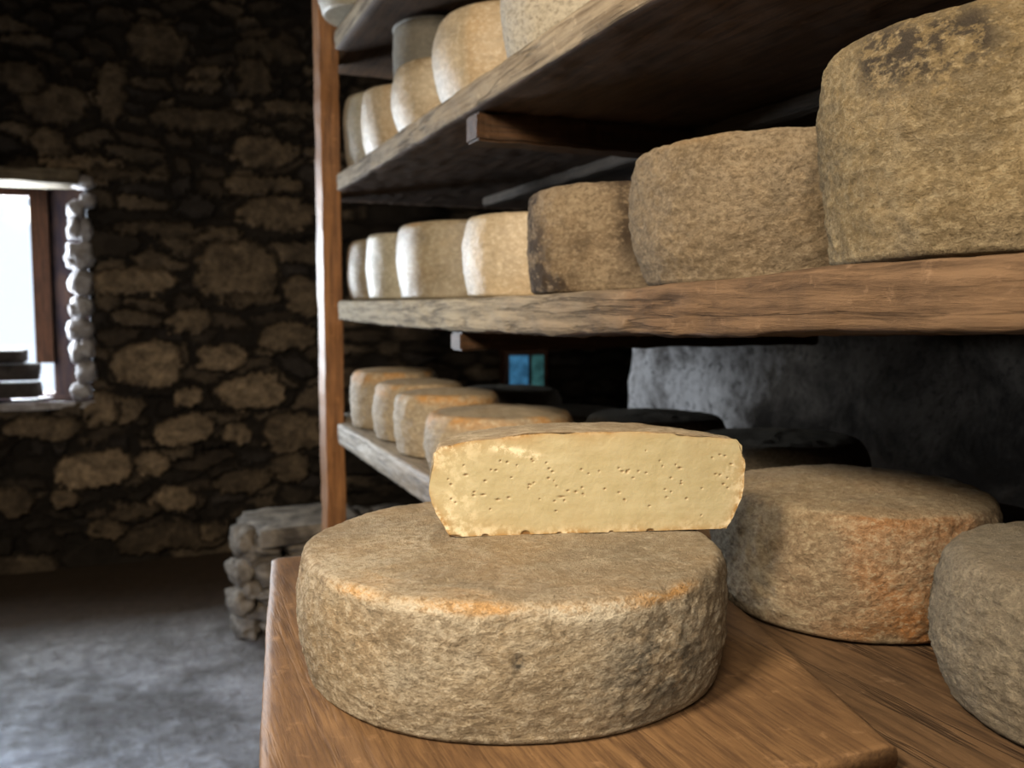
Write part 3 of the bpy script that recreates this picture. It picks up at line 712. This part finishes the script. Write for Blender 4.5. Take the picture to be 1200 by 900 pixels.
# ---- window in the back wall (splayed stone reveal, timber frame, bright daylight behind)
YO = 5.05
pO = on_y(55, 232, YO); pB = on_y(55, 460, YO)
xo, zt, zb = pO.x, pO.z, pB.z
XL = -1.25
quadobj('window_1', [[(-.215, YW - .03, .775), (-.215, YW - .03, 1.80), (xo, YO, zt + .06), (xo, YO, zb)],
                     [(XL, YW - .03, .775), (-.215, YW - .03, .775), (xo, YO, zb), (XL, YO, zb)],
                     [(XL, YW - .03, 1.80), (-.215, YW - .03, 1.80), (xo, YO, zt + .06), (XL, YO, zt + .06)],
                     [(XL, YW - .03, .775), (XL, YW - .03, 1.80), (XL, YO, zt + .06), (XL, YO, zb)]], M['reveal'], kind='structure')
w1 = bpy.data.objects['window_1']
xs_ = on_y(38, 300, YO).x; zs_ = on_y(38, 425, YO).z
for nm, a, b in (('window_frame', (xs_, YO - .04, zs_), (xo + .004, YO + .03, zt + .06)), ('window_frame', (XL, YO - .04, zt), (xs_, YO + .03, zt + .06)),
                 ('window_frame', (XL, YO - .04, zb - .05), (xo, YO + .03, zb)), ('window_frame', (XL, YO - .04, zb), (XL + .06, YO + .03, zt)),
                 ('window_frame', (-.82, YO - .04, zb), (-.78, YO + .03, zt))):
    box(nm, a, b, M['w_frame'], w1)
box('pane', (XL + .06, YO - .003, zb), (xo, YO + .003, zt), M['glass'], w1)
box('window_lintel', (XL - .1, YW - .12, on_y(0, 211, YW - .12).z), (on_y(92, 200, YW - .12).x, YW + .1, on_y(0, 194, YW - .12).z), M['w_lintel'], w1, cuts=12, amp=.012, seed=5)
box('window_sill', (XL, YW - .06, .745), (-.205, YW + .30, on_y(75, 470, YW).z), M['jamb'], w1, cuts=10, amp=.012, seed=9)

def rock(bm, c, s, seed, rot=0, sub=3, rnd_=.45, amp=.16):
    tmp = bmesh.new(); bmesh.ops.create_cube(tmp, size=2)
    bmesh.ops.subdivide_edges(tmp, edges=tmp.edges[:], cuts=2 ** sub - 1, use_grid_fill=True)
    R_ = Matrix.Rotation(rot, 3, 'Z')
    for v in tmp.verts:
        p = v.co.copy(); q = p.normalized()
        p = p.lerp(q * 1.25, rnd_)
        p *= 1 + amp * fbm(q * 1.4 + Vector((seed * 5.1, seed, 0)), 4)
        v.co = R_ @ Vector((p.x * s[0], p.y * s[1], p.z * s[2])) + Vector(c)
    me = bpy.data.meshes.new('t'); tmp.to_mesh(me); tmp.free(); bm.from_mesh(me); bpy.data.meshes.remove(me)

def bmobj(name, bm, mat, parent=None):
    me = bpy.data.meshes.new(name); bm.to_mesh(me); bm.free(); me.materials.append(mat)
    me.polygons.foreach_set('use_smooth', [True] * len(me.polygons))
    o = link(bpy.data.objects.new(name, me))
    if parent: o.parent = parent
    return o

rnd = random.Random(3)
bm = bmesh.new(); vpx = [(94, 214, 14, 7), (99, 236, 9, 8), (86, 246, 10, 10), (84, 268, 8, 12), (97, 270, 8, 12), (90, 300, 16, 15), (92, 332, 14, 14), (92, 360, 13, 12), (91, 386, 15, 12), (88, 412, 9, 12), (99, 408, 9, 12), (98, 436, 11, 13), (92, 458, 12, 9)]
for k, (u, vv, ru, rv) in enumerate(vpx):
    p = on_y(u, vv, YW - .04); s = YW / F
    rock(bm, (p.x + .012, p.y, p.z), (ru * s * .74, .055, rv * s * .82), k, 0, 3, .85, .30)
bmobj('jamb_stones', bm, M['jamb'], w1)

# stone blocks standing in the window
b1 = bmesh.new(); p0 = on_y(44, 425, YW - .02); p1 = on_y(44, 470, YW - .02)
def block(name, u0, u1, v0, v1, yy, label, seed):
    a = on_y(u0, v1, yy); b = on_y(u1, v0, yy)
    bm = bmesh.new(); rock(bm, ((a.x + b.x) / 2, yy + .09, (a.z + b.z) / 2), ((b.x - a.x) / 2, .09, (b.z - a.z) / 2), seed, 0, 3, .12, .05)
    o = bmobj(name, bm, M['block']); tag(o, label, 'stone'); return o
block('stone_block', -60, 45, 449, 470, YW - .02, 'long dark stone block lying on the window sill under another', 1)
block('stone_block', -60, 43, 427, 448.5, YW - .02, 'dark stone block stacked on the lower one in the window', 2)
block('stone_block', -30, 28, 411, 426.5, YW, 'small rough stone on top of the blocks in the window', 3)

# small far window with two panes
p0 = on_y(597, 457, YW - .1); p1 = on_y(636, 416, YW - .1)
box('window_2', (p0.x - .03, YW - .10, p0.z - .03), (p1.x + .03, YW - .02, p1.z + .03), M['w_frame'], kind='structure')
w2 = bpy.data.objects['window_2']
xm0 = on_y(618, 430, YW - .1).x; xm1 = on_y(623, 430, YW - .1).x
box('pane', (p0.x, YW - .115, p0.z), (xm0, YW - .101, p1.z), M['sky_blue'], w2)
box('pane', (xm1, YW - .115, p0.z), (p1.x, YW - .101, p1.z), M['sky_green'], w2)

# low dry stone pier behind the table
pier = empty('stone_pier', (.62, 3.5, 0))
tag(pier, 'low rough pier of stacked stones with a flat slab on top, left of the post', 'stone')
bm = bmesh.new(); zc = 0; k = 0
rr_ = random.Random(8)
while zc < .34:
    hh = rr_.uniform(.05, .10)
    hh = min(hh, .40 - zc)
    for (yy0, yy1) in ((3.28, 3.75),):
        xx = .34 + rr_.uniform(-.02, .03); 
        while xx < .95:
            ww = rr_.uniform(.10, .26)
            rock(bm, (xx + ww / 2, 3.40, zc + hh / 2), (ww / 2, .12, hh / 2), k, rr_.uniform(-.2, .2), 3, .5, .30); k += 1
            rock(bm, (xx + ww / 2, 3.64, zc + hh / 2), (ww / 2, .12, hh / 2), k, rr_.uniform(-.1, .1), 2, .4, .15); k += 1
            xx += ww
    zc += hh
o = bmobj('stacked_stones', bm, M['rock'], pier); o.location = -pier.location
bm = bmesh.new(); rock(bm, (.56, 3.44, zc + .025), (.22, .20, .030), 4, .1, 3, .2, .12)
o = bmobj('cap_slab', bm, M['rock'], pier); o.location = -pier.location
o['label'] = 'flat pale slab on top'
bm = bmesh.new()
for i, (x, z, s) in enumerate([(.315, .36, .05), (.30, .24, .045), (.295, .13, .05), (.31, .04, .045), (.33, .30, .04), (.32, .18, .04)]):
    rock(bm, (x + .01, 3.35, z), (s * .8, .06, s * .9), i + 20, .3, 3, .7, .25)
o = bmobj('projecting_stones', bm, M['rock'], pier); o.location = -pier.location

# ---------------------------------------------------------------- light
def area(name, loc, target, size, energy, color, sy=None, spread=180):
    L = bpy.data.lights.new(name, 'AREA'); L.energy = energy; L.color = color; L.size = size
    if sy: L.shape = 'RECTANGLE'; L.size_y = sy
    L.spread = radians(spread)
    o = link(bpy.data.objects.new(name, L)); o.location = loc
    o.rotation_euler = (Vector(target) - Vector(loc)).to_track_quat('-Z', 'Y').to_euler()
    return o
area('window_daylight', ((XL + xo) / 2, YO + .12, (zt + zb) / 2), ((XL + xo) / 2 + 1.2, 3.3, (zt + zb) / 2 - .25), 1.0, 130, (.84, .92, 1.0), .85, 140)
area('side_opening_light', (-.95, -.05, 2.25), (.4, .9, 1.0), .35, 31, (1.0, .84, .63), .4, 120)
area('room_fill', (-.6, -.7, 2.1), (.35, 1.0, 1.0), .55, 15, (1.0, .85, .66), .6, 110)  # unseen fill, added on the camera side to brighten the cheese fronts
area('door_daylight', (-2.1, 2.0, 1.2), (-1.0, 2.2, 0), .7, 30, (.46, .65, 1.0), 1.0, 62)
w = bpy.data.worlds.new('World'); sc.world = w; w.use_nodes = True
w.node_tree.nodes['Background'].inputs[0].default_value = (.75, .85, 1, 1); w.node_tree.nodes['Background'].inputs[1].default_value = 1.5

cam = bpy.data.cameras.new('Camera'); cam.lens = F / 1200 * 36; cam.sensor_width = 36; cam.clip_start = .02
cam.dof.use_dof = True; cam.dof.focus_distance = .78; cam.dof.aperture_fstop = 7.0
co = link(bpy.data.objects.new('Camera', cam)); co.location = (0, 0, H)
co.rotation_euler = fw.to_track_quat('-Z', 'Y').to_euler()
sc.camera = co
sc.view_settings.view_transform = 'Standard'; sc.view_settings.look = 'None'; sc.view_settings.exposure = -.08; sc.view_settings.gamma = .95
sc.cycles.use_denoising = True
